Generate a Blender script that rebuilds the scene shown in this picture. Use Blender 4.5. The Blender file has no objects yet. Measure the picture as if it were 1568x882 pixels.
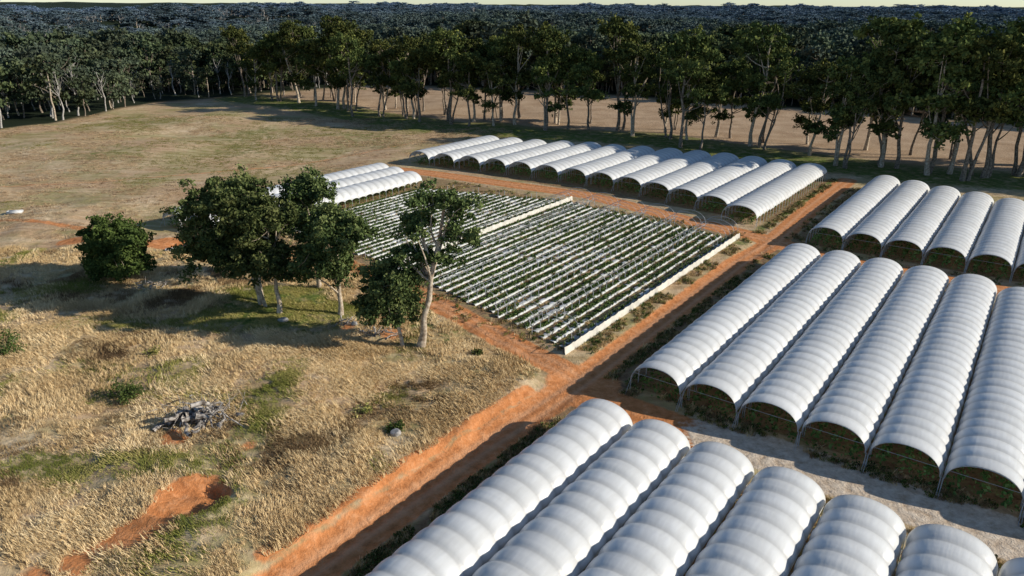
import bpy, math, numpy as np
from mathutils import Matrix, Vector, Euler
RS=np.random.RandomState
CA,SA=math.cos(math.radians(54)),math.sin(math.radians(54))
def W(u,v): return (u*CA+v*SA, u*SA-v*CA)      # farm grid (u along the tunnels, v across) -> world
def UVc(x,y): return (x*CA+y*SA, x*SA-y*CA)
def ss(a,b,x):
    t=np.clip((x-a)/(b-a),0,1); return t*t*(3-2*t)
scene=bpy.context.scene
COL=scene.collection

# ------------------------------------------------------------------ noise
def vnoise(x,y,s,seed):
    r=RS(seed); T=r.rand(256,256)
    x=np.asarray(x,float)/s; y=np.asarray(y,float)/s
    xi=np.floor(x).astype(int); yi=np.floor(y).astype(int)
    fx=x-xi; fy=y-yi; fx=fx*fx*(3-2*fx); fy=fy*fy*(3-2*fy)
    g=lambda a,b:T[a%256,b%256]
    return (g(xi,yi)*(1-fx)+g(xi+1,yi)*fx)*(1-fy)+(g(xi,yi+1)*(1-fx)+g(xi+1,yi+1)*fx)*fy
# ------------------------------------------------------------------ terrain
FOREST=[(-420,60),(-260,170),(-192,256),(-180,296),(-172,352),(-138,386),(-80,450),(40,402),(126,350),(205,300),(340,230),(700,60)]
TREELINE=[(-135,383),(-80,345),(-27,297),(3,284),(50,272),(72,250),(94,232),(116,216),(140,208),(185,190),(230,170)]
def seg_dist(x,y,P):
    d=np.full(np.shape(x),1e9)
    for (a,b),(c,e) in zip(P[:-1],P[1:]):
        dx,dy=c-a,e-b; t=np.clip(((x-a)*dx+(y-b)*dy)/(dx*dx+dy*dy),0,1)
        d=np.minimum(d,np.hypot(x-a-t*dx,y-b-t*dy))
    return d
def line_y(x,P):
    return np.interp(x,[p[0] for p in P],[p[1] for p in P])
PIT=(-30.4,57.4)
def height(x,y):
    x=np.asarray(x,float); y=np.asarray(y,float)
    u=x*CA+y*SA; v=x*SA-y*CA
    d=np.hypot(x,y)
    mead=ss(-45,-50,v)*ss(86,76,u)
    h=mead*((vnoise(x,y,9,1)-.5)*1.1+(vnoise(x,y,2.3,2)-.5)*.35)
    h=h+ss(-155,-175,v)*(vnoise(x,y,30,11)-.4)*3.0*ss(150,200,d)*ss(420,300,d)
    h=h+0.9*ss(-44.6,-46.2,v+(vnoise(x,y,3,8)-.5)*1.6)*ss(74,66,u)
    h=h-0.25*ss(2.6,1.4,np.abs(v+42))*ss(150,140,u)
    h=h-0.10*(np.exp(-((np.abs(v+42)-.85)/.28)**2))*ss(150,140,u)
    px,py=PIT
    q=np.hypot((x-px)/3.9,(y-py)/2.9)
    h=h-1.3*ss(1.1,.6,q)*ss(-1.3,.7,(x-px)/3.9)+.3*np.exp(-((q-1.25)/.2)**2)+ss(1.3,.8,q)*(vnoise(x*.35+y*.8,y*.2-x*.2,.7,9)-.5)*1.1
    w=ss(420,850,d)
    h=h+w*(-24+42*(vnoise(x,y,300,3)-.35)+12*(vnoise(x,y,130,4)-.5))
    h=h+ss(1200,3000,d)*(13+30*(vnoise(x,y,800,5)-.5))+ss(4300,7500,d)*(16+16*(vnoise(x,y,1500,6)-.5))
    return h

# ------------------------------------------------------------------ mesh helpers
def mesh_np(name,V,F,mats,mi=None,tint=None,smooth=False):
    me=bpy.data.meshes.new(name)
    V=np.asarray(V,np.float32); 
    if isinstance(F,list) and len(F) and not isinstance(F[0],np.ndarray): F=[np.asarray(F)]
    if isinstance(F,np.ndarray): F=[F]
    n=sum(f.size for f in F); k=sum(len(f) for f in F)
    me.vertices.add(len(V)); me.vertices.foreach_set('co',V.ravel())
    me.loops.add(n); me.loops.foreach_set('vertex_index',np.concatenate([f.ravel() for f in F]).astype(np.int32))
    me.polygons.add(k)
    st=[];o=0
    for f in F:
        st.append(o+np.arange(len(f))*f.shape[1]); o+=f.size
    me.polygons.foreach_set('loop_start',np.concatenate(st).astype(np.int32))
    for m in mats: me.materials.append(m)
    if mi is not None: me.polygons.foreach_set('material_index',np.asarray(mi,np.int32))
    if smooth: me.polygons.foreach_set('use_smooth',np.ones(k,bool))
    if tint is not None:
        a=me.attributes.new('tint','FLOAT','POINT'); a.data.foreach_set('value',np.asarray(tint,np.float32))
    me.update(calc_edges=True)
    if len(V)<400000: me.validate()
    return me
def obj(name,me,loc=(0,0,0),parent=None,rotz=0,scale=None,link=True):
    o=bpy.data.objects.new(name,me); o.location=loc; o.rotation_euler=(0,0,rotz)
    if scale is not None: o.scale=scale
    if parent: o.parent=parent
    if link: COL.objects.link(o)
    return o
class MB:
    def __init__(s): s.V=[];s.F=[];s.M=[];s.T=[];s.n=0
    def add(s,V,F,m=0,t=.5):
        V=np.asarray(V,float);F=np.asarray(F)
        s.V.append(V);s.F.append(F+s.n);s.M.append(np.full(len(F),m)); s.T.append(np.full(len(V),t) if np.isscalar(t) else t); s.n+=len(V)
    def mesh(s,name,mats,smooth=False):
        q=[(f,m) for f,m in zip(s.F,s.M) if f.shape[1]==4]; t=[(f,m) for f,m in zip(s.F,s.M) if f.shape[1]==3]
        F=[];M=[]
        for L in (q,t):
            if L: F.append(np.concatenate([a for a,_ in L])); M.append(np.concatenate([b for _,b in L]))
        return mesh_np(name,np.concatenate(s.V),F,mats,np.concatenate(M),np.concatenate(s.T),smooth)
def tube(mb,P,R,sides=6,m=0,t=.5):
    P=np.asarray(P,float); n=len(P); R=np.broadcast_to(R,(n,))
    D=np.gradient(P,axis=0); D/=np.linalg.norm(D,axis=1)[:,None]+1e-9
    ref=np.where(np.abs(D[:,2:3])>.9,np.array([[1.,0,0]]),np.array([[0,0,1.]]))
    A=np.cross(D,ref);A/=np.linalg.norm(A,axis=1)[:,None]+1e-9;B=np.cross(D,A)
    an=np.arange(sides)*2*math.pi/sides
    V=P[:,None]+R[:,None,None]*(A[:,None]*np.cos(an)[None,:,None]+B[:,None]*np.sin(an)[None,:,None])
    i=np.arange(n-1)[:,None]*sides;j=np.arange(sides)[None];k=(j+1)%sides
    F=np.stack([i+j,i+k,i+sides+k,i+sides+j],-1).reshape(-1,4)
    mb.add(V.reshape(-1,3),F,m,t)
def cards(mb,C,size,r,m=1,tint=None,asp=.5,droop=.0):
    n=len(C); a=r.normal(size=(n,3)); a[:,2]-=droop; a/=np.linalg.norm(a,axis=1)[:,None]
    b=np.cross(a,r.normal(size=(n,3))); b/=np.linalg.norm(b,axis=1)[:,None]
    s=(size*(.6+.8*r.rand(n)))[:,None]
    V=np.stack([C-a*s*.5,C+b*s*asp*.5,C+a*s*.5,C-b*s*asp*.5],1).reshape(-1,3)
    F=np.arange(4*n).reshape(-1,4)
    if tint is None: tint=r.rand(n)
    mb.add(V,F,m,np.repeat(np.clip(tint,0,1),4))
def box(mb,c,s,m=0,rz=0):
    x,y,z=[q/2 for q in s]
    V=np.array([(-x,-y,-z),(x,-y,-z),(x,y,-z),(-x,y,-z),(-x,-y,z),(x,-y,z),(x,y,z),(-x,y,z)],float)
    co,si=math.cos(rz),math.sin(rz); V=np.stack([V[:,0]*co-V[:,1]*si,V[:,0]*si+V[:,1]*co,V[:,2]],1)+np.array(c)
    mb.add(V,np.array([(0,3,2,1),(4,5,6,7),(0,1,5,4),(1,2,6,5),(2,3,7,6),(3,0,4,7)]),m)

# ------------------------------------------------------------------ materials
class NT:
    def __init__(s,name):
        s.m=bpy.data.materials.new(name); s.m.use_nodes=True; s.t=s.m.node_tree; s.t.nodes.clear()
        s.out=s.t.nodes.new('ShaderNodeOutputMaterial')
    def n(s,ty,**k):
        x=s.t.nodes.new(ty)
        for a,b in k.items(): setattr(x,a,b)
        return x
    def l(s,a,b): s.t.links.new(a,b)
    def geo(s): return s.n('ShaderNodeNewGeometry').outputs['Position']
    def noise(s,scale,det=4,vec=None,rough=.55,ch='Fac'):
        x=s.n('ShaderNodeTexNoise'); x.inputs['Scale'].default_value=scale; x.inputs['Detail'].default_value=det; x.inputs['Roughness'].default_value=rough
        s.l(vec if vec is not None else s.geo(),x.inputs['Vector']); return x.outputs[ch]
    def ramp(s,f,stops):
        x=s.n('ShaderNodeValToRGB'); e=x.color_ramp.elements
        while len(e)<len(stops): e.new(.5)
        for q,(p,c) in zip(e,stops): q.position=p; q.color=(c,c,c,1) if np.isscalar(c) else (*c,1)
        s.l(f,x.inputs[0]); return x.outputs[0]
    def mix(s,f,a,b,bt='MIX'):
        x=s.n('ShaderNodeMix',data_type='RGBA',blend_type=bt)
        for i,q in ((0,f),(6,a),(7,b)):
            if hasattr(q,'links'): s.l(q,x.inputs[i])
            else: x.inputs[i].default_value=q if i==0 else (*q,1)
        return x.outputs[2]
    def math(s,op,a,b=0,c=None):
        x=s.n('ShaderNodeMath',operation=op)
        for i,q in enumerate((a,b,c)):
            if q is None: continue
            if hasattr(q,'links'): s.l(q,x.inputs[i])
            else: x.inputs[i].default_value=q
        return x.outputs[0]
    def attr(s,n,o='Fac'): 
        x=s.n('ShaderNodeAttribute',attribute_name=n); return x.outputs[o]
    def bsdf(s,col,rough=.9,spec=.2,trans=0,bump=None,bd=.1,tcol=None,bs=1):
        p=s.n('ShaderNodeBsdfPrincipled')
        if hasattr(col,'links'): s.l(col,p.inputs['Base Color'])
        else: p.inputs['Base Color'].default_value=(*col,1)
        if hasattr(rough,'links'): s.l(rough,p.inputs['Roughness'])
        else: p.inputs['Roughness'].default_value=rough
        p.inputs['Specular IOR Level'].default_value=spec
        if bump is not None:
            b=s.n('ShaderNodeBump'); b.inputs['Distance'].default_value=bd; b.inputs['Strength'].default_value=bs; s.l(bump,b.inputs['Height']); s.l(b.outputs[0],p.inputs['Normal'])
        o=p.outputs[0]
        if trans:
            t=s.n('ShaderNodeBsdfTranslucent')
            c=tcol if tcol is not None else col
            if hasattr(c,'links'): s.l(c,t.inputs[0])
            else: t.inputs[0].default_value=(*c,1)
            mx=s.n('ShaderNodeMixShader'); mx.inputs[0].default_value=trans; s.l(o,mx.inputs[1]); s.l(t.outputs[0],mx.inputs[2]); o=mx.outputs[0]
        s.l(o,s.out.inputs[0]); return s.m
def leafmat(name,c0,c1,c2,stand_haze=False):
    k=NT(name); rnd=k.n('ShaderNodeObjectInfo').outputs['Random']
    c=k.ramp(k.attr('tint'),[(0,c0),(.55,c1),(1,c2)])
    if stand_haze:      # different species mixes, then blue distance haze painted into the leaf colour
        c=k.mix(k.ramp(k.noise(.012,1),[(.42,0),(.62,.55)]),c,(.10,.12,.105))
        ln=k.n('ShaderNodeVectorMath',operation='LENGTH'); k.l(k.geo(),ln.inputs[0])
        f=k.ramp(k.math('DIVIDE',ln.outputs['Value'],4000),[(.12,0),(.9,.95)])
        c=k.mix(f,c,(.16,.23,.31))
    hs=k.n('ShaderNodeHueSaturation'); k.l(c,hs.inputs['Color'])
    k.l(k.math('MULTIPLY_ADD',rnd,.6,.7),hs.inputs['Value']); k.l(k.math('MULTIPLY_ADD',rnd,.03,.485),hs.inputs['Hue'])
    d=k.n('ShaderNodeBsdfDiffuse'); k.l(hs.outputs[0],d.inputs[0]); k.l(d.outputs[0],k.out.inputs[0]); return k.m
M_leaf=leafmat('eucalyptus_leaf',(.034,.050,.018),(.090,.115,.040),(.20,.215,.08))
M_line=leafmat('line_tree_leaf',(.030,.045,.017),(.085,.105,.034),(.22,.22,.06))
M_leafY=leafmat('forest_leaf',(.030,.044,.023),(.074,.092,.042),(.14,.15,.06),stand_haze=True)
M_bush=leafmat('bush_leaf',(.032,.050,.017),(.07,.10,.028),(.13,.165,.045))
M_crop=leafmat('crop_leaf',(.055,.10,.03),(.12,.20,.055),(.24,.33,.11))
M_straw=leafmat('dry_grass',(.40,.26,.125),(.68,.49,.265),(.86,.68,.42))
M_brown=leafmat('brown_scrub',(.14,.085,.045),(.28,.18,.095),(.42,.31,.16))
M_ggrass=leafmat('green_grass',(.11,.13,.03),(.24,.235,.06),(.50,.40,.16))
def m_bark(name,a,b):
    k=NT(name); c=k.mix(k.ramp(k.noise(2.2,3),[(.35,0),(.65,1)]),a,b)
    return k.bsdf(c,.85,.2)
M_bark=m_bark('pale_bark',(.62,.52,.40),(.27,.20,.14))
M_barkD=m_bark('grey_bark',(.34,.275,.215),(.12,.09,.065))
M_dead=m_bark('weathered_wood',(.50,.45,.40),(.09,.07,.055))
def m_plastic():
    k=NT('greenhouse_plastic')
    tc=k.n('ShaderNodeTexCoord').outputs['Object']
    mp=k.n('ShaderNodeMapping'); mp.inputs['Scale'].default_value=(.25,1.2,1.2); k.l(tc,mp.inputs[0])
    nz=k.noise(.8,4,mp.outputs[0],.6)
    d=k.ramp(nz,[(.3,(.80,.785,.75)),(.55,(.90,.895,.875)),(.8,(.92,.915,.90))])
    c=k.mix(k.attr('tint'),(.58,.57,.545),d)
    return k.bsdf(c,.38,.5,.17,bump=nz,bd=.05,tcol=(.83,.82,.77))
M_pl=m_plastic()
def m_simple(name,c,rough=.6,spec=.3,var=.15,sc=3,metal=0):
    k=NT(name); f=k.ramp(k.noise(sc,3),[(.3,1-var),(.7,1.0)])
    m=k.bsdf(k.mix(1.0,c,f,'MULTIPLY'),rough,spec)
    for n in m.node_tree.nodes:
        if n.type=='BSDF_PRINCIPLED': n.inputs['Metallic'].default_value=metal
    return m
M_steel=m_simple('galvanised_steel',(.55,.56,.57),.5,.5,.2,3,.2)
M_darkpost=m_simple('dark_post',(.06,.055,.05),.7)
M_mulch=m_simple('white_mulch_film',(.70,.70,.67),.45,.4,.35,1.3)
M_sheet=m_simple('windbreak_sheet',(.76,.72,.63),.6,.3,.3,.8)
M_rock=m_simple('rock',(.42,.40,.38),.8,.3,.5,2.5)
M_trough=m_simple('white_trough',(.75,.75,.73),.5,.3,.2,2)

# ------------------------------------------------------------------ ground
def axis(lo,hi,step,far,grow):
    a=[];x=hi;s=step
    while x<far: s*=grow; x+=s; a.append(x)
    b=[];x=lo;s=step
    while x>-far: s*=grow; x-=s; b.append(x)
    return np.array(b[::-1]+list(np.arange(lo,hi+.01,step))+a)
gx=axis(-90,110,.5,14000,1.05); gy=axis(34,215,.5,14000,1.04)
gy=gy[gy>-600]
X,Y=np.meshgrid(gx,gy); x=X.ravel(); y=Y.ravel()
Z=height(x,y)
nx,ny=len(gx),len(gy)
ii=(np.arange(ny-1)[:,None]*nx+np.arange(nx-1)[None]).ravel()
F=np.stack([ii,ii+1,ii+nx+1,ii+nx],1)
def road(P,hw,soft=1.2,uvs=True):
    Q=[W(*p) for p in P] if uvs else P
    return ss(hw+soft,hw-soft,seg_dist(x,y,Q))
u=x*CA+y*SA; v=x*SA-y*CA
mx=np.maximum
MAIN=[(-20,-43),(28,-43),(53,-42.6),(73,-41.5),(130,-41.8),(147,-40.5),(176,-41.8),(215,-42.2)]
END=[(150,-150),(152,-140),(157,-90),(151,-62),(147,-41),(142,-30),(142,60)]
SIDE=[(73,-43),(76.5,-57.6),(79.5,-70),(82.5,-81)]
orange=road(MAIN,2.5)
orange=mx(orange,ss(6.5,3,np.hypot(u-72,v+41)))
orange=mx(orange,road(SIDE,2.4))
orange=mx(orange,.8*road([(82.5,-81),(85,-100),(79,-125),(69,-141),(60,-152)],2.4))
orange=mx(orange,road(END,3.1))
orange=mx(orange,road([(69.5,-41),(69,-24)],3.2))
orange=mx(orange,.9*road([(28,-46.6),(53,-46),(66,-45.2)],.8,.8))
orange=mx(orange,.5*road([(-170,170),(-131,183),(-109,190),(-89,203),(-66,219),(-45,240),(-25,262),(0,262)],1.3,1.5,False))
orange=mx(orange,.75*road([(-160,160),(-111,153),(-90,146),(-73.6,139.3),(-60,138)],1.3,1.5,False))
for a,b,r,s in ((PIT[0],PIT[1],3.6,1),(-33.8,52.5,2.8,.66),(-32.2,54.3,2.4,.75),(-36.8,49.4,2.4,.62),(-39,47.5,2,.6),(-36.2,67.2,1.6,.85),(-37.2,69,1.4,.85),(-35,65,1.0,.7),(-28,66.5,.9,.7),(-68,139,5,.9),(-8,72,1.2,.6),(-17,95.5,2.2,.6),(-24,97,1.5,.6)):
    orange=mx(orange,s*ss(r+1.1,r-1.0,np.hypot(x-a,y-b)))
rut=np.zeros_like(x)
for Pp in (MAIN,END,SIDE):
    dd=seg_dist(x,y,[W(*p) for p in Pp]); rut=mx(rut,np.exp(-((dd-.85)/.38)**2))
gravel=road([(70.5,-27),(70,20),(70,80)],3.6,1.5)*ss(-32,-20,v)
def rect(u0,u1,v0,v1,s=1.5):
    return ss(u0-s,u0+s,u)*ss(u1+s,u1-s,u)*ss(v0-s,v0+s,v)*ss(v1+s,v1-s,v)
soil=mx(rect(-60,62.5,-38,60),rect(75,136,-38.5,60))
soil=mx(soil,rect(149,208,-38,60)); soil=mx(soil,rect(160,211,-152,-46)); fieldm=rect(78,149,-150,-46.5); soil=mx(soil,fieldm*.55)
soil=mx(soil,.7*rect(-30,150,-40,-34))
green=.85*ss(15,6,np.hypot((x+36)*.8,y-105))
for a,b,r,s in ((-52,262,22,.62),(-42,250,14,.6),(-150,300,36,.45),(-100,270,30,.45),(-14,100,5,.8),(-8,96,5,.7),(-60,185,16,.45),(-130,230,18,.5),(-115,205,14,.4),(-90,240,20,.45),(-70,170,12,.4),(-20,83,6,.4),(-45,88,8,.25),(-25,78,7,.25),(-6,80,6,.4),(-60,108,8,.25),(-12,66,6,.3),(-62,80,7,.3),(2,84,5,.5)):
    green=mx(green,s*ss(r,r*.2,np.hypot(x-a,(y-b)*.8)))
tl=seg_dist(x,y,[(a,b-9) for a,b in TREELINE])
green=mx(green,.8*ss(20,9,tl))
green=mx(green,.8*rect(140,215,-47,-44)); green=mx(green,.8*rect(75,135,-39.5,-35.5)); green=mx(green,.5*rect(-20,66,-41,-37))
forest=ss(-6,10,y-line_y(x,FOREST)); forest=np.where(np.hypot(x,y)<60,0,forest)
backf=ss(-4,14,y-line_y(x,TREELINE))*(x>-120)
k=NT('ground_surface')
A=k.attr('za','Color'); Bc=k.attr('zb','Color')
sa=k.n('ShaderNodeSeparateColor'); k.l(A,sa.inputs[0]); sb=k.n('ShaderNodeSeparateColor'); k.l(Bc,sb.inputs[0])
n1=k.noise(.9,5,rough=.7); n2=k.noise(.12,3); n3=k.noise(3.5,3,rough=.7); n4=k.noise(.035,2)
def edge(mask,nz=n1,kk=.9,a=.42,b=.58):
    return k.ramp(k.math('ADD',mask,k.math('MULTIPLY',k.math('SUBTRACT',nz,.5),kk)),[(a,0),(b,1)])
grass=k.ramp(n2,[(.3,(.46,.31,.165)),(.5,(.64,.465,.265)),(.7,(.78,.60,.385))])
grass=k.mix(k.ramp(n4,[(.42,0),(.58,.75)]),grass,(.53,.33,.20))
grass=k.mix(k.ramp(k.noise(.055,5,rough=.65),[(.46,0),(.60,.75)]),grass,(.30,.29,.10))
grass=k.mix(k.ramp(n1,[(.35,.75),(.6,0)]),grass,(.33,.22,.11))
mpv=k.n('ShaderNodeMapping'); mpv.inputs['Rotation'].default_value=(0,0,.5); mpv.inputs['Scale'].default_value=(.12,1.1,1); k.l(k.geo(),mpv.inputs[0])
grass=k.mix(k.ramp(k.noise(.6,3,mpv.outputs[0]),[(.45,0),(.7,.4)]),grass,(.82,.65,.43))
grn=k.ramp(n1,[(.3,(.06,.09,.018)),(.55,(.14,.18,.035)),(.75,(.34,.30,.11))])
c=k.mix(edge(sa.outputs[1],k.noise(.35,4,rough=.7),1.6,.35,.85),grass,grn)
bf=k.ramp(n2,[(.3,(.38,.25,.15)),(.7,(.55,.39,.25))])
c=k.mix(sb.outputs[0],c,bf); c=k.mix(k.math('MULTIPLY',sb.outputs[0],edge(sa.outputs[1])),c,grn)
soilc=k.ramp(n1,[(.3,(.15,.085,.045)),(.5,(.30,.185,.10)),(.62,(.28,.25,.11)),(.75,(.50,.40,.25))])
c=k.mix(edge(sb.outputs[1],n1,.5),c,soilc)
orc=k.ramp(n1,[(.25,(.38,.135,.044)),(.5,(.63,.25,.092)),(.75,(.76,.38,.185))])
orc=k.mix(k.math('MULTIPLY',k.attr('rut'),.5),orc,(.80,.46,.26))
c=k.mix(edge(sa.outputs[0],n1,.8,.35,.6),c,orc)
grv=k.ramp(n1,[(.3,(.46,.33,.22)),(.6,(.76,.63,.49)),(.8,(.84,.74,.61))])
c=k.mix(edge(sa.outputs[2],n1,.9,.4,.6),c,grv)
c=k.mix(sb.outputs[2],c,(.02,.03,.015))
c=k.mix(k.ramp(n3,[(.3,.3),(.55,0)]),c,k.mix(.5,c,(.05,.035,.02)))
M_ground=k.bsdf(c,.95,.1,bump=n1,bd=.35,bs=.8)
me=mesh_np('ground',np.stack([x,y,Z],1),F,[M_ground],smooth=True)
for nm,(a,b,cc) in (('za',(orange,green,gravel)),('zb',(backf*(1-forest),soil,forest))):
    at=me.attributes.new(nm,'FLOAT_COLOR','POINT'); at.data.foreach_set('color',np.stack([a,b,cc,np.ones_like(a)],1).astype(np.float32).ravel())
at=me.attributes.new('rut','FLOAT','POINT'); at.data.foreach_set('value',rut.astype(np.float32))
obj('ground',me)

# ------------------------------------------------------------------ polytunnels
SP=6.8; ZV=1.75; RISE=2.35; BAY=2.2
def arc(t,w=SP/2-.06,rise=RISE):   # t 0..1 across
    a=math.pi*np.asarray(t); 
    return -w*np.sign(np.cos(a))*np.abs(np.cos(a))**.97, ZV+rise*np.sin(a)**.92
cache={}
def tunnel_meshes(L,seed,wid):
    key=(round(L/BAY),seed,wid)
    if key in cache: return cache[key]
    nb=key[0]; r=RS(seed+17); w=wid/2-.17
    ns=8; na=22
    T=np.linspace(0,1,na+1); V=[];tt=[]
    amp=.14+.13*r.rand(nb); bt=.70+.30*r.rand(nb)
    for i in range(nb*ns+1):
        b=min(i//ns,nb-1); f=i/ns-b
        bul=amp[b]*math.sin(math.pi*f)**.75 if 0<f<1 else 0
        yy,zz=arc(T,w)
        zz=zz+bul*.6+ (np.exp(-(T/.06)**2)+np.exp(-((1-T)/.06)**2))*bul*1.5
        zz=zz+.04*(r.rand()-.5)*np.sin(math.pi*T)
        yy=yy*(1+bul*.55/ w)
        V.append(np.stack([np.full(na+1,(b+f)*BAY)-(.3*np.cos(math.pi*T)**4 if i==0 else 0),yy,zz],1))
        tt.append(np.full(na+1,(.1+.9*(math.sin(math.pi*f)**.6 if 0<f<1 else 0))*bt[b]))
    V=np.concatenate(V); n=na+1
    q=(np.arange(nb*ns)[:,None]*n+np.arange(na)[None]).ravel()
    F=np.stack([q,q+1,q+n+1,q+n],1)
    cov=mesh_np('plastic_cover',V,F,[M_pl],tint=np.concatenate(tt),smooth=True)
    mb=MB(); Th=np.linspace(0,1,15)
    for b in range(nb+1):
        yy,zz=arc(Th,w-.03); rr=.05 if b in(0,nb) else .03
        tube(mb,np.stack([np.full(15,b*BAY),yy,zz-.05],1),rr,4)
        for s in (-1,1):
            tube(mb,[(b*BAY,s*(wid/2-.1),0),(b*BAY,s*(wid/2-.1),ZV+.05)],.055,4)
    for b in (0,nb):     # end braces
        for s in (-1,1):
            tube(mb,[(b*BAY,s*(wid/2-.1),ZV),(b*BAY+(-1.3 if b==0 else 1.3),s*(wid/2-.1),0)],.025,4)
        yy,zz=arc(np.array([.12,.88]),w); tube(mb,[(b*BAY,yy[0],zz[0]),(b*BAY,yy[1],zz[1])],.025,4)
    fr=mb.mesh('hoop_frame',[M_steel])
    mb=MB(); LL=nb*BAY
    for rw in (-2.1,0,2.1):
        nC=int(LL*12); C=np.stack([r.rand(nC)*(LL-.1)+.0,rw+r.normal(size=nC)*.34,.15+r.rand(nC)**.8*1.6],1)
        C[:,2]*=.7+.6*vnoise(C[:,0],C[:,1]*0+rw*10,1.5,seed+40)
        cards(mb,C,.5,r,0,asp=.6)
    for rw in (-3.2,-1.05,1.05,3.2):
        nC=int(LL*4); C=np.stack([r.rand(nC)*LL,rw+r.normal(size=nC)*.3,.05+r.rand(nC)*.4],1); cards(mb,C,.32,r,0,asp=.5)
    cr=mb.mesh('crop_rows',[M_crop])
    cache[key]=(cov,fr,cr); return cache[key]
def tunnel(v,u0,u1,seed,wid=SP,ang=0):
    cov,fr,cr=tunnel_meshes(u1-u0,seed,wid)
    X0,Y0=W(u0,v)
    e=obj('polytunnel',None,(X0,Y0,0),rotz=math.radians(54+ang)); e.empty_display_size=1
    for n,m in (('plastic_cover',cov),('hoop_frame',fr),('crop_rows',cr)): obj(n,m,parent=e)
r=RS(5)
for i in range(10): tunnel(-33+6.8*i,63.6-66-(.3*i if i<5 else 1.2),63.6-(.3*i if i<5 else 1.2),i%3)
for i in range(10): tunnel(-32+6.85*i,73.8,73.8+62.5-.5*i,i%3+3,6.85)
for i in range(9): tunnel(-31.4+7.0*i,148.8,208.5-2.4*i,i%3,7.0)
for i in range(13):
    vv=-51-8.2*i
    u0=np.interp(-vv,[51,60,80,97,128,150],[155,160,165,166,163,158.5]); u1=np.interp(-vv,[51,80,112,146],[212,211.5,204.5,194])
    tunnel(vv,u0,u1,i%3+3,8.15)
for i in range(3): tunnel(-146+7*i,78.5+i*3,140-i*1.0,i%3,7.0)

# ------------------------------------------------------------------ open field beds
def near2(v): return np.interp(-v,[47,64,75,91,130],[77.5,81,84,87.5,92])
def far2(v): return np.interp(-v,[47,91,130],[144.5,149.5,138])
mb=MB(); plants=[]; r=RS(9)
prof=np.array([(-.44,0),(-.36,.22),(-.26,.27),(.26,.27),(.36,.22),(.44,0)])
vs=list(np.arange(-48.8,-90.5,-1.95))+list(np.arange(-92.8,-128,-1.85))
for v0 in vs:
    a,b=near2(v0)+1+r.rand(),far2(v0)-1-r.rand(); n=int((b-a)/1.0); U=np.linspace(a,b,n+1)
    V=[]
    for uu in U:
        wv=1+.2*(r.rand()-.5)
        dv=.10*(r.rand()-.5)
        for py,pz in prof:
            X0,Y0=W(uu,v0+py*wv+dv); V.append((X0,Y0,pz*(1+.2*(r.rand()-.5))+.005))
    q=(np.arange(n)[:,None]*6+np.arange(5)[None]).ravel()
    mb.add(V,np.stack([q,q+1,q+7,q+6],1)); 
    pu=np.arange(a+.3,b-.3,.34); keep=vnoise(pu,pu*0+v0*.4,4,33)>(.30 if v0>-91 else .38)
    keep|=r.rand(len(pu))<.4
    pu=pu[keep]; pu=pu+r.normal(size=len(pu))*.06
    for s in (-.26,.12):
        X0=(pu)*CA+(v0+s+r.normal(size=len(pu))*.10)*SA; Y0=pu*SA-(v0+s)*CA
        plants.append(np.stack([X0,Y0,np.full(len(pu),.2)],1))
obj('mulched_planting_beds',mb.mesh('mulched_planting_beds',[M_mulch]))
plants=np.concatenate(plants)

# ------------------------------------------------------------------ masses of small plants, one mesh each
def bake(name,P,yaw,sxy,sz,idx,srcs,mats,bias=None):
    """srcs: list of (verts, quads, tint, material index); all copies end up in ONE mesh"""
    r=RS(len(P)); VV=[];FF=[];TT=[];MM=[];o=0
    if bias is None: bias=np.zeros(len(P))
    for s,(V,F,T,m) in enumerate(srcs):
        k_=np.where(idx==s)[0]
        if not len(k_): continue
        co,si=np.cos(yaw[k_])[:,None],np.sin(yaw[k_])[:,None]; a=sxy[k_][:,None]
        x_=(V[None,:,0]*co-V[None,:,1]*si)*a+P[k_,0][:,None]; y_=(V[None,:,0]*si+V[None,:,1]*co)*a+P[k_,1][:,None]; z_=V[None,:,2]*sz[k_][:,None]+P[k_,2][:,None]
        VV.append(np.stack([x_,y_,z_],-1).reshape(-1,3).astype(np.float32))
        FF.append((F[None]+(np.arange(len(k_))*len(V))[:,None,None]+o).reshape(-1,4).astype(np.int32)); o+=len(k_)*len(V)
        TT.append(np.clip(T[None]*.65+r.rand(len(k_))[:,None]*.3+bias[k_][:,None],0,1).ravel()); MM.append(np.full(len(k_)*len(F),m))
    return obj(name,mesh_np(name,np.concatenate(VV),np.concatenate(FF),mats,np.concatenate(MM),np.concatenate(TT)))
def plant_src(seed,m,n=34,rad=.24,hh=.28,size=.2):
    r=RS(seed); mb=MB(); a=r.rand(n)*6.28; q=r.rand(n)**.6*rad
    C=np.stack([np.cos(a)*q,np.sin(a)*q,.04+r.rand(n)*hh],1); cards(mb,C,size,r,0,asp=.7); return mb.V[0],mb.F[0],mb.T[0],m
def tuft_src(seed,m,n=18,hh=.5,spread=.42,wd=.04,lean=.5):
    r=RS(seed)
    a=r.rand(n)*6.28; q=r.rand(n)**.5*spread; B=np.stack([np.cos(a)*q,np.sin(a)*q,np.full(n,-.05)],1)
    d=np.stack([lean*.8+r.normal(size=n)*lean*.6,r.normal(size=n)*lean*.6,np.ones(n)],1); h=hh*(.5+.8*r.rand(n))[:,None]
    s=r.normal(size=(n,3)); s[:,2]=0; s/=np.linalg.norm(s,axis=1)[:,None]; s*=wd
    t=B+d*h; V=np.stack([B-s,B+s,t+s*.25,t-s*.25],1).reshape(-1,3); F=np.arange(4*n).reshape(-1,4)
    return V,F,np.repeat(r.rand(n),4),m
n=len(plants); r=RS(3); s=.7+.65*r.rand(n)
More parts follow.
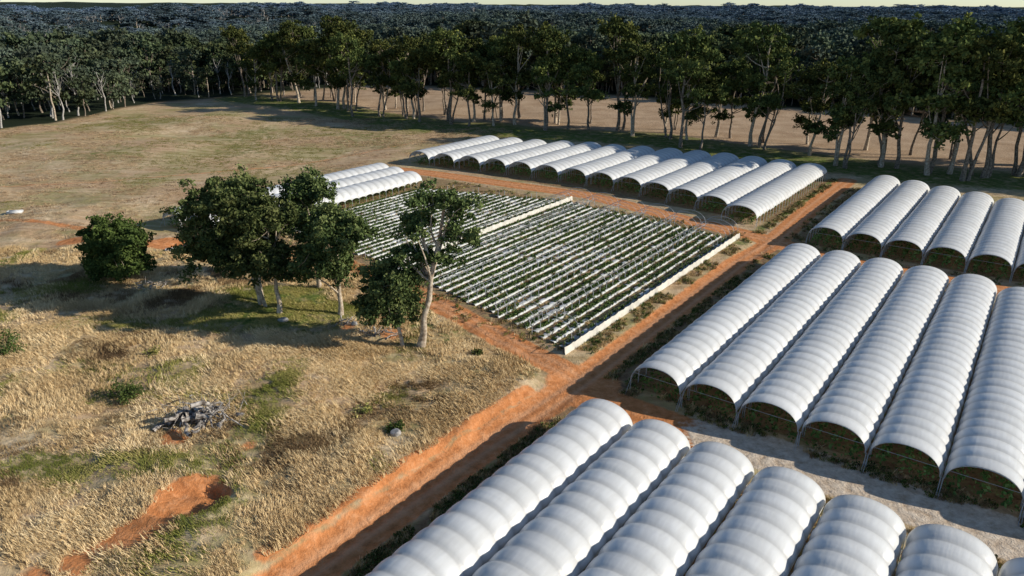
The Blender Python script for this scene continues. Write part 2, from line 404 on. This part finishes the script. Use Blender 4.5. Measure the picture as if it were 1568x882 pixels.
bake('strawberry_plants',plants,r.rand(n)*6.28,s,s,r.randint(0,3,n),[plant_src(i,0,18,size=.23) for i in (1,2,3)],[M_crop])
TUFTS=[tuft_src(1,0,20,.42,.5,.032,.6),tuft_src(2,0,18,.6,.45,.032),tuft_src(3,0,22,.34,.55,.032,.8),tuft_src(4,1,20,.32,.5,.034),tuft_src(9,0,20,.46,.5,.032,.7),tuft_src(10,2,18,.42,.5,.034)]
r=RS(21); N=160000
px=-100+r.rand(N)*118; py=34+r.rand(N)*100
uu,vv=UVc(px,py)
keep=(vv<-46.3)&((uu<near2(np.clip(vv,-200,-47))-6)|(vv<-152))&(np.abs(px)<py*.78+4)
pat=.5*vnoise(px,py,4,50)+.3*vnoise(px,py,1.6,54)+.2*vnoise(px+py*.5,(py-px*.5)*3,2.5,57)
dn=.16+.84*ss(.38,.58,pat)
keep&=(r.rand(N)<dn*np.clip(1.25-(py-40)/110,.25,1))
for a,b,q in ((PIT[0],PIT[1],3.7),(-33.8,52.5,2.2),(-32.2,54.3,2.0),(-36.8,49.4,1.6),(-39,47.5,1.2),(-36.2,67.2,1.3),(-37.2,69,1.1),(-68,139,5),(-24,97,1.3),(-17,95.5,1.8)):
    keep&=np.hypot(px-a,py-b)>q*(.8+.4*vnoise(px,py,.8,99))
px,py=px[keep],py[keep]; n=len(px)
gr=(vnoise(px,py,7,51)+.5*ss(15,6,np.hypot((px+36)*.8,py-105)))+.25*r.rand(n)
idx=np.where(gr>.90,3,r.choice([0,1,2,4],n,p=[.27,.2,.28,.25]))
bn=.6*vnoise(px,py,11,55)+.4*vnoise(px,py,3.5,56)
idx=np.where((bn+.2*r.rand(n)>.76)&(gr<.9),5,idx)
th=(vnoise(px,py,16,52)-.5)*3.2+2.6+(vnoise(px,py,4,58)-.5)*2+r.normal(size=n)*.3
s=(.40+.85*vnoise(px,py,3.2,53))*(.8+.4*r.rand(n))
bake('dry_meadow_grass',np.stack([px,py,height(px,py)],1),th,s*1.3,s,idx,TUFTS,[M_straw,M_ggrass,M_brown],(vnoise(px,py,6,59)-.5)*.7)
N=30000; py=115+r.rand(N)**.8*200; px=-190+r.rand(N)*190; uu,vv=UVc(px,py)
keep=((vv<-154)|(uu>216))&(px>-py*.78)&(py<line_y(px,TREELINE)-6)&(py<line_y(px,FOREST)-4)&(vnoise(px,py,9,80)+.5*vnoise(px,py,3,81)+.4*r.rand(N)>.9)
px,py=px[keep],py[keep];n=len(px); s=.5+.6*r.rand(n)
bake('pasture_grass',np.stack([px,py,height(px,py)],1),2.6+r.normal(size=n)*.7,s*2.0,s*.5,np.where(vnoise(px,py,20,82)>.55,3,r.choice([0,2,4,5],n)),TUFTS,[M_straw,M_ggrass,M_brown])
P=[]
def weeds(u0,u1,v0,v1,n,th=.45):
    a=u0+r.rand(n)*(u1-u0); b=v0+r.rand(n)*(v1-v0); k_=vnoise(a,b,2.2,60)>th; a,b=a[k_],b[k_]; X0=a*CA+b*SA;Y0=a*SA-b*CA; P.append(np.stack([X0,Y0,height(X0,Y0)],1))
weeds(20,63,-39.8,-36.3,3000,.3); weeds(75,138,-39.5,-35.3,3600,.35); weeds(80,145,-46.8,-44.2,1000); weeds(63.5,66,-36,20,700); weeds(72.5,75,-36,20,1100)
weeds(150,215,-46,-44,900); weeds(150,210,-39.5,-35,900); weeds(136,140,-36,30,500); weeds(145,149,-36,30,500); weeds(78,150,-93,-91,300)
weeds(77,149,-128,-47,9000)
P=np.concatenate(P); n=len(P); s=.5+.6*r.rand(n)
bake('roadside_weeds',P,r.rand(n)*6.28,s,s,r.randint(0,4,n),[plant_src(5,0,26,.35,.4,.22),tuft_src(6,1,20,.4,.35),tuft_src(7,2,20,.4,.35),tuft_src(8,3,26,.5,.4)],[M_bush,M_ggrass,M_straw,M_brown])

def scatter(name,P,rot,scl,idx,srcs):
    c=bpy.data.collections.new(name+'_source')
    for s in srcs: c.objects.link(s)
    me=bpy.data.meshes.new(name); me.vertices.add(len(P)); me.vertices.foreach_set('co',np.asarray(P,np.float32).ravel())
    for n,t,key,val in (('rot','FLOAT_VECTOR','vector',rot),('scl','FLOAT_VECTOR','vector',scl)):
        a=me.attributes.new(n,t,'POINT'); a.data.foreach_set(key,np.asarray(val,np.float32).ravel())
    a=me.attributes.new('idx','INT','POINT'); a.data.foreach_set('value',np.asarray(idx,np.int32))
    o=obj(name,me)
    g=bpy.data.node_groups.new(name+'_nodes','GeometryNodeTree')
    g.interface.new_socket('Geometry',in_out='INPUT',socket_type='NodeSocketGeometry'); g.interface.new_socket('Geometry',in_out='OUTPUT',socket_type='NodeSocketGeometry')
    N=g.nodes.new; i=N('NodeGroupInput'); q=N('NodeGroupOutput'); ip=N('GeometryNodeInstanceOnPoints'); ci=N('GeometryNodeCollectionInfo')
    ci.inputs['Collection'].default_value=c; ci.inputs['Separate Children'].default_value=True; ci.inputs['Reset Children'].default_value=True
    def na(n,t): x=N('GeometryNodeInputNamedAttribute'); x.data_type=t; x.inputs['Name'].default_value=n; return x.outputs['Attribute']
    l=g.links.new
    l(i.outputs[0],ip.inputs['Points']); l(ci.outputs[0],ip.inputs['Instance']); ip.inputs['Pick Instance'].default_value=True
    l(na('idx','INT'),ip.inputs['Instance Index']); l(na('rot','FLOAT_VECTOR'),ip.inputs['Rotation']); l(na('scl','FLOAT_VECTOR'),ip.inputs['Scale'])
    l(ip.outputs[0],q.inputs[0])
    m=o.modifiers.new('scatter','NODES'); m.node_group=g
    return o
def src(name,me): return bpy.data.objects.new(name,me)

# ------------------------------------------------------------------ posts, windbreak sheets
def windbreak(v0,u0,u1,ht,seed,posts=M_steel,tall=1.9):
    r=RS(seed); n=int((u1-u0)/.55); mb=MB(); V=[]
    for i in range(n+1):
        uu=u0+(u1-u0)*i/n; sag=.16*math.sin(math.pi*((i/4)%1))*(.5+r.rand())
        for j in range(4):
            z=(ht-sag)*j/3+.04; X0,Y0=W(uu,v0+.16*(1-j/3)+.07*(r.rand()-.5)); V.append((X0,Y0,z))
    q=(np.arange(n)[:,None]*4+np.arange(3)[None]).ravel(); mb.add(V,np.stack([q,q+1,q+5,q+4],1),0)
    e=obj('windbreak_fence',None); obj('sheet',mb.mesh('sheet',[M_sheet],True),parent=e)
    mb=MB()
    for uu in np.arange(u0,u1+.1,2.2):
        X0,Y0=W(uu,v0-.2); tube(mb,[(X0,Y0,0),(X0,Y0,tall)],.06,5); X1,Y1=W(uu,v0-.75); tube(mb,[(X0,Y0,tall*.75),(X1,Y1,tall+.25)],.035,4)
    a=W(u0,v0-.2);b=W(u1,v0-.2); tube(mb,[(*a,tall),(*b,tall)],.035,4)
    obj('posts',mb.mesh('posts',[posts]),parent=e)
windbreak(-47.2,77.3,145,1.15,1,M_darkpost); windbreak(-91.2,90,150.5,1.1,2)
mb=MB()
for kx in range(1,6):
    v0=-47.2-7.33*kx
    for uu in np.arange(near2(v0)+1,far2(v0),2.2):
        X0,Y0=W(uu,v0); tube(mb,[(X0,Y0,0),(X0,Y0,1.6)],.05,4)
        for s in (-1,1): X1,Y1=W(uu,v0+s*.55); tube(mb,[(X0,Y0,1.3),(X1,Y1,2.2)],.04,4)
    for s,z in ((0,1.6),(-.55,2.2),(.55,2.2)):
        a=W(near2(v0)+1,v0+s);b=W(far2(v0)-1,v0+s); tube(mb,[(*a,z),(*b,z)],.03,3)
for kx in range(1,5):
    v0=-92-7.2*kx
    for uu in np.arange(near2(v0)+1,far2(v0),2.2):
        X0,Y0=W(uu,v0); tube(mb,[(X0,Y0,0),(X0,Y0,1.6)],.05,4)
r=RS(77)
for kx in range(6):
    v0=-50.9-7.33*kx
    hoops=[near2(v0)+1,near2(v0)+3.2]+[far2(v0)-1-2.2*j for j in range(7)]
    for uu in hoops:
        yy,zz=arc(np.linspace(0,1,13),3.55); pts=[]
        ln=.3*(r.rand()-.3)
        for a,b in zip(yy,zz): X0,Y0=W(uu+(b-ZV)*ln,v0+a); pts.append((X0,Y0,b))
        tube(mb,pts,.035,4)
obj('open_tunnel_frame_posts',mb.mesh('open_tunnel_frame_posts',[M_steel]))

# ------------------------------------------------------------------ trees
def build_tree(name,seed,h,crowns,nclump,ncard,card,tr=.35,lean=(0,0),fork=.35,crad=1.6,leaf=M_leaf,bark=M_bark,limbs=7,sides=7,flat=.7,stems=1):
    r=RS(seed); mb=MB()
    allC=[];wts=np.array([c[3]*c[4]*c[5] for c in crowns],float)**.7; wts/=wts.sum()
    for c,w in zip(crowns,wts):
        n=max(3,int(round(nclump*w))); d=r.normal(size=(n,3)); d/=np.linalg.norm(d,axis=1)[:,None]; d[:,2]=np.where(d[:,2]<-.5,-d[:,2]*.5,d[:,2])
        allC.append(np.array(c[:3])+d*(r.rand(n)**.38)[:,None]*np.array(c[3:6]))
    C=np.concatenate(allC); C[:,2]=np.maximum(C[:,2],.7)
    trunks=[]
    for s in range(stems):
        off=np.array([0,0,0.]) if s==0 else np.array([r.normal()*1.2,r.normal()*1.0,0])
        n=9; t=np.linspace(0,1,n); top=h*(.86-.12*s)
        wob=np.cumsum(r.normal(size=(n,2))*h*.012,axis=0); wob-=wob[0]
        T=np.stack([off[0]*(1+t*1.5)+lean[0]*t**1.2+wob[:,0],off[1]*(1+t*1.5)+lean[1]*t**1.2+wob[:,1],-.3+t*top],1)
        R=tr*(1-.85*t)**.8*(1-.25*s)+.03; R[0]*=1.35; tube(mb,T,R,sides,0); trunks.append(T)
    T=np.concatenate(trunks); pts=[p for p in T if p[2]>fork*h]
    sel=C[r.permutation(len(C))[:limbs]]
    for e in sel:
        cand=T[(T[:,2]>fork*h*.8)&(T[:,2]<max(e[2]-.1*h,fork*h*1.05))]
        if len(cand)==0: cand=T[2:4]
        a=cand[r.randint(len(cand))]; m=a*.5+e*.5+np.array([0,0,-.06*h*r.rand()])+r.normal(size=3)*.03*h
        L=[]
        for q in np.linspace(0,1,6): L.append((1-q)**2*a+2*q*(1-q)*m+q*q*e)
        tube(mb,L,np.linspace(tr*.42,tr*.09,6),5,0); pts+=L[2:]
    pts=np.array(pts)
    tintb=[];CC=[]
    for c in C:
        d=np.linalg.norm(pts-c,axis=1)+ .8*np.maximum(0,pts[:,2]-c[2]); a=pts[d.argmin()]
        m=(a+c)/2+r.normal(size=3)*.25-np.array([0,0,.2]); tube(mb,[a,m,c],[tr*.13,tr*.08,.02],4,0)
        rr=crad*(.6+.7*r.rand()); k_=int(ncard*(.6+.8*r.rand()))
        d=r.normal(size=(k_,3)); d/=np.linalg.norm(d,axis=1)[:,None]; rad=(r.rand(k_)**.45)[:,None]
        sub=r.normal(size=(5,3))*.5*rr; 
        P=c+d*rad*rr*np.array([.62,.62,.62*flat])+sub[r.randint(5,size=k_)]*np.array([1,1,flat])
        P[:,2]=np.maximum(P[:,2],.15)
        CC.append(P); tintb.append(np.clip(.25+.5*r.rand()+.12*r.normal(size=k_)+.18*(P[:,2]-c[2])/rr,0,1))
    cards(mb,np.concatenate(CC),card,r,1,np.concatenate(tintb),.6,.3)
    return mb.mesh(name,[bark,leaf])
def place(name,me,xx,yy,rz=0,s=1): return obj(name,me,(xx,yy,float(height(xx,yy))),rotz=rz,scale=(s,s,s))
# hero group
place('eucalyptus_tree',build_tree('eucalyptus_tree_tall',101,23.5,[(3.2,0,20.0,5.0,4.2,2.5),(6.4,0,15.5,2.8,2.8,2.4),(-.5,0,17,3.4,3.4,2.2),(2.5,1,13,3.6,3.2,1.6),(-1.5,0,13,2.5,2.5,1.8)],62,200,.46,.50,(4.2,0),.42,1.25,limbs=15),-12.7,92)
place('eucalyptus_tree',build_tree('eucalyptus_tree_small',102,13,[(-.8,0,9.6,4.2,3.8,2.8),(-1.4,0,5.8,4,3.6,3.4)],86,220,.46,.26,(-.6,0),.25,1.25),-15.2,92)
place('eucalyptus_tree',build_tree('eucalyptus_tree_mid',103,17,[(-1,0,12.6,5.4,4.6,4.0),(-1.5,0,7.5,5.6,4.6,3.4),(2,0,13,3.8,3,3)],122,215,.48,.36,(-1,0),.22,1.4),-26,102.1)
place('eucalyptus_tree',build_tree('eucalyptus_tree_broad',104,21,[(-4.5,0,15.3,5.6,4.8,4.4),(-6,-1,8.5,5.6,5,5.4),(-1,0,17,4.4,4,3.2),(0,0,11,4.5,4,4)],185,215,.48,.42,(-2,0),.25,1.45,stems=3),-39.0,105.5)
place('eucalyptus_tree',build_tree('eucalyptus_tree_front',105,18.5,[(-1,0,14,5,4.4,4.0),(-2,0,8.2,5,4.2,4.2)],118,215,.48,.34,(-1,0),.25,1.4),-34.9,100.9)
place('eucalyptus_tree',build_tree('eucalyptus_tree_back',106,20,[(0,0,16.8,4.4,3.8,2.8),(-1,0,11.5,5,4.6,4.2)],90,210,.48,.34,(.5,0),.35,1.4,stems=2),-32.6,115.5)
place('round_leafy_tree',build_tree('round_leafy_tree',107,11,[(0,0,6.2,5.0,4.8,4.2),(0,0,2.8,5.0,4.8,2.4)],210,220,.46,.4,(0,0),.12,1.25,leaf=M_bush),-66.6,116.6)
# tall line trees
LT=[]
for s in range(8):
    r=RS(200+s); h=34
    cr=[(r.normal()*1,r.normal()*1,28.5,5.6+1.5*r.rand(),5.8,4.2),(r.normal()*3,r.normal()*3,22,6.4,6.4,3.6),(5*r.normal(),4*r.normal(),26,4,4,2.6),(4*r.normal(),3*r.normal(),16,5.2,5.2,3.2)]
    if s%2: cr.append((4*r.normal(),3*r.normal(),10,3.8,3.8,2.6))
    LT.append(build_tree('eucalyptus_tree_line_%d'%s,210+s,h,cr,80,88,.92,.5,(r.normal()*1.5,r.normal()),.3,1.9,leaf=M_line,bark=M_bark if s%2 else M_barkD,stems=1+(s%3==0)))
r=RS(31); P=np.array(TREELINE,float); seg=np.linalg.norm(np.diff(P,axis=0),axis=1); cum=np.concatenate([[0],np.cumsum(seg)])
d=0
while d<cum[-1]:
    X0=np.interp(d,cum,P[:,0]);Y0=np.interp(d,cum,P[:,1])
    big=1.12+.12*float(ss(60,120,X0))-.16*float(ss(-60,-130,X0))
    j=r.normal()*5
    s=big*(.62+.50*r.rand())
    place('eucalyptus_tree',LT[r.randint(8)],X0+j*.5+r.normal()*2,Y0+j+r.rand()*6-4,r.rand()*6.28,s)
    if r.rand()<.5: place('eucalyptus_tree',LT[r.randint(8)],X0+4+r.normal()*2,Y0+9+r.rand()*18,r.rand()*6.28,big*(.55+.4*r.rand()))
    d+=4.6+8*r.rand()**2 + (9 if r.rand()<.14 else 0)
for X0,Y0 in ((124,199),(118,206),(150,197),(133,203),(160,205),(168,196)):
    place('eucalyptus_tree',LT[r.randint(8)],X0,Y0,r.rand()*6.28,1.10+.14*r.rand())
# forest mass
FS=[]
for s in range(4):
    rr=RS(300+s)
    cr=[(0,0,19,4.8,4.8,4.5),(rr.normal()*2,rr.normal()*2,13,5,5,4.5),(rr.normal()*3,rr.normal()*3,20,3.2,3.2,3),(rr.normal()*2,rr.normal()*2,7.5,4.2,4.2,3.5)]
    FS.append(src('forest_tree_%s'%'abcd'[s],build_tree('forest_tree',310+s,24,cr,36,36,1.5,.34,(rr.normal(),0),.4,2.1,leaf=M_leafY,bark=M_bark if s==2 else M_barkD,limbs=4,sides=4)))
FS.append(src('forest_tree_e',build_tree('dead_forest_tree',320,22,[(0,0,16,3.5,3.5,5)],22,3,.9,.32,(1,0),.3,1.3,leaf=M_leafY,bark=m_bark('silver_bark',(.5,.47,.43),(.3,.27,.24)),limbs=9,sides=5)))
r=RS(41)
def jgrid(sp,dmin,dmax):
    g=np.arange(-dmax,dmax,sp); gy_=np.arange(0,dmax,sp); a,b=np.meshgrid(g,gy_); a=a.ravel()+r.normal(size=a.size)*sp*.35; b=b.ravel()+r.normal(size=b.size)*sp*.35
    dd=np.hypot(a,b); k_=(dd>dmin)&(dd<=dmax)&(b>line_y(a,FOREST)+3)&(np.abs(a)<b*.82+60)&(vnoise(a,b,28,90)>.14); return a[k_],b[k_]
a1,b1=jgrid(9.2,0,700); a2,b2=jgrid(16,700,1500); a3,b3=jgrid(32,1500,4200)
a=np.concatenate([a1,a2,a3]);b=np.concatenate([b1,b2,b3]); n=len(a)
s=np.concatenate([np.full(len(a1),1.),np.full(len(a2),1.1),np.full(len(a3),1.0)])
left=ss(-100,-170,a1)*ss(560,430,np.hypot(a1,b1)); s[:len(a1)]*=(1.05-.22*left)
s*=.6+.7*r.rand(n)**1.3; s*=.8+.45*vnoise(a,b,60,71)
dead=(vnoise(a,b,90,72)>.5)&(a<-60)&(r.rand(n)<.5)|(r.rand(n)<.03)
idx=np.where(dead,4,r.randint(0,4,n))
wide=np.concatenate([np.full(len(a1),1.04),np.full(len(a2),1.5),np.full(len(a3),2.9)])
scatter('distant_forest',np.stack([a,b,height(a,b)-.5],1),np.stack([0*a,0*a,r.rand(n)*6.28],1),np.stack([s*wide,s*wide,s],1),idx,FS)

# ------------------------------------------------------------------ small things in the meadow
def shrub(name,X0,Y0,w,h,seed,n=900,mat=M_bush):
    r=RS(seed); mb=MB()
    for i in range(9):
        a=r.rand()*6.28; e=np.array([math.cos(a)*w*.35,math.sin(a)*w*.35,h*.7]); tube(mb,[(0,0,-.1),e*.5+r.normal(size=3)*.05,e],[.05,.035,.015],4,0)
    cl=r.normal(size=(14,3))*np.array([w*.24,w*.24,h*.2])+np.array([0,0,h*.5]); C=cl[r.randint(14,size=n)]+r.normal(size=(n,3))*w*.09; C[:,2]=np.abs(C[:,2]); cards(mb,C,.28,r,1,asp=.5)
    place(name,mb.mesh(name,[M_barkD,mat]),X0,Y0)
shrub('green_shrub',-45.9,76.3,3.8,1.9,1,1300); shrub('green_shrub',-67.2,87.3,4.6,3.2,2,1600); shrub('green_shrub',-12.9,70.1,1.9,.9,3,500); shrub('green_shrub',-4.5,90,1.8,.9,4,400)
shrub('green_shrub',-48,88,2.2,.6,5,350,M_ggrass); shrub('green_shrub',-17,74,2.4,.6,6,350,M_ggrass)
def logpile(name,X0,Y0,w,d,n,seed,rmax=.28,hh=1.1,mat=M_dead,twigs=0):
    r=RS(seed); mb=MB()
    for i in range(n):
        c=np.array([r.normal()*w*.22,r.normal()*d*.25,.2+abs(r.normal())*hh*.4]); a=r.normal()*.9+.2; L=w*(.14+.28*r.rand())
        D=np.array([math.cos(a),math.sin(a),r.normal()*.35]); p=[c+D*L*t+r.normal(size=3)*.14*L*.4 for t in (-.5,-.2,.1,.35,.5)]
        R=rmax*(.2+.8*r.rand()**1.6); tube(mb,p,np.array([1.1,1,.85,.6,.25])*R,6)
    for i in range(twigs):
        c=np.array([r.normal()*w*.24,r.normal()*d*.27,.2+abs(r.normal())*hh*.5]); D=r.normal(size=3); D[2]=abs(D[2])*.7; L=.6+1.3*r.rand()
        tube(mb,[c,c+D*L*.4,c+D*L*.7+r.normal(size=3)*.1],[.05,.035,.015],4)
    place(name,mb.mesh(name,[mat]),X0,Y0)
logpile('log_pile',-35,71.7,8.6,4.6,44,1,.42,2.0,twigs=100); logpile('fallen_branches',-19,95,6,3,18,2,.16,.8,twigs=20); logpile('fallen_branches',-60,112.5,6,3,14,3,.14,.7,twigs=15)
logpile('fallen_branches',-24,98,5,2,12,4,.12,.5)
def rock(name,X0,Y0,s,seed,mat=M_rock):
    import bmesh
    r=RS(seed); bm=bmesh.new(); bmesh.ops.create_icosphere(bm,subdivisions=3,radius=1)
    ax=r.normal(size=(9,3)); ax/=np.linalg.norm(ax,axis=1)[:,None]
    for q in bm.verts:
        c=np.array(q.co); m=1.
        for a in ax:
            dd=c@a
            if dd>.72: m=min(m,.72/dd)
        q.co=Vector(c*m*np.array(s))
    me=bpy.data.meshes.new(name); bm.to_mesh(me); bm.free(); me.materials.append(mat); o=place(name,me,X0,Y0); o.location.z+=s[2]*.35
rock('boulder',-12.6,68.9,(.7,.5,.55),1); rock('boulder',-33.6,98.3,(.8,.6,.5),2); rock('boulder',-23,97.6,(.6,.5,.4),3)
def trough(X0,Y0,l,w,rz):
    mb=MB(); h=.55
    box(mb,(0,-w/2+.04,h/2),(l,.08,h)); box(mb,(0,w/2-.04,h/2),(l,.08,h)); box(mb,(-l/2+.04,0,h/2),(.08,w-.17,h)); box(mb,(l/2-.04,0,h/2),(.08,w-.17,h)); box(mb,(0,0,.1),(l-.17,w-.17,.1))
    place('water_trough',mb.mesh('water_trough',[M_trough]),X0,Y0,rz)
trough(-65.5,134,2.6,1.2,.4); trough(-111,158,3,1.3,.2)

# ------------------------------------------------------------------ light, sky, camera
S=Vector((1.0,-.14,0)).normalized(); el=math.radians(23.5)
sd=Vector((S.x*math.cos(el),S.y*math.cos(el),math.sin(el)))
ld=bpy.data.lights.new('sun','SUN'); ld.energy=5; ld.angle=math.radians(.5); ld.color=(1,.94,.82)
so=bpy.data.objects.new('sun',ld); so.rotation_euler=sd.to_track_quat('Z','Y').to_euler(); so.location=(100,-20,120); COL.objects.link(so)
w=bpy.data.worlds.new('World'); scene.world=w; w.use_nodes=True; nt=w.node_tree; bg=nt.nodes['Background']
sk=nt.nodes.new('ShaderNodeTexSky'); sk.sky_type='NISHITA'; sk.sun_disc=False; sk.sun_elevation=el; sk.sun_rotation=math.atan2(S.x,S.y); sk.air_density=.8; sk.dust_density=.1; sk.ozone_density=2
mm=nt.nodes.new('ShaderNodeMix'); mm.data_type='RGBA'; mm.blend_type='MULTIPLY'; mm.inputs[0].default_value=1; mm.inputs[7].default_value=(.84,.90,.92,1)
nt.links.new(sk.outputs[0],mm.inputs[6]); nt.links.new(mm.outputs[2],bg.inputs[0]); bg.inputs[1].default_value=.13
cd=bpy.data.cameras.new('camera'); cd.sensor_width=36; cd.lens=18/math.tan(math.radians(35)); cd.clip_end=30000; cd.clip_start=.5
co=bpy.data.objects.new('camera',cd); COL.objects.link(co)
co.matrix_world=Matrix.Translation((0,0,45))@Matrix.Rotation(math.radians(90-21.27),4,'X')@Matrix.Rotation(math.radians(.3),4,'Z')
scene.camera=co
scene.view_settings.view_transform='Standard'; scene.view_settings.look='None'; scene.view_settings.exposure=0
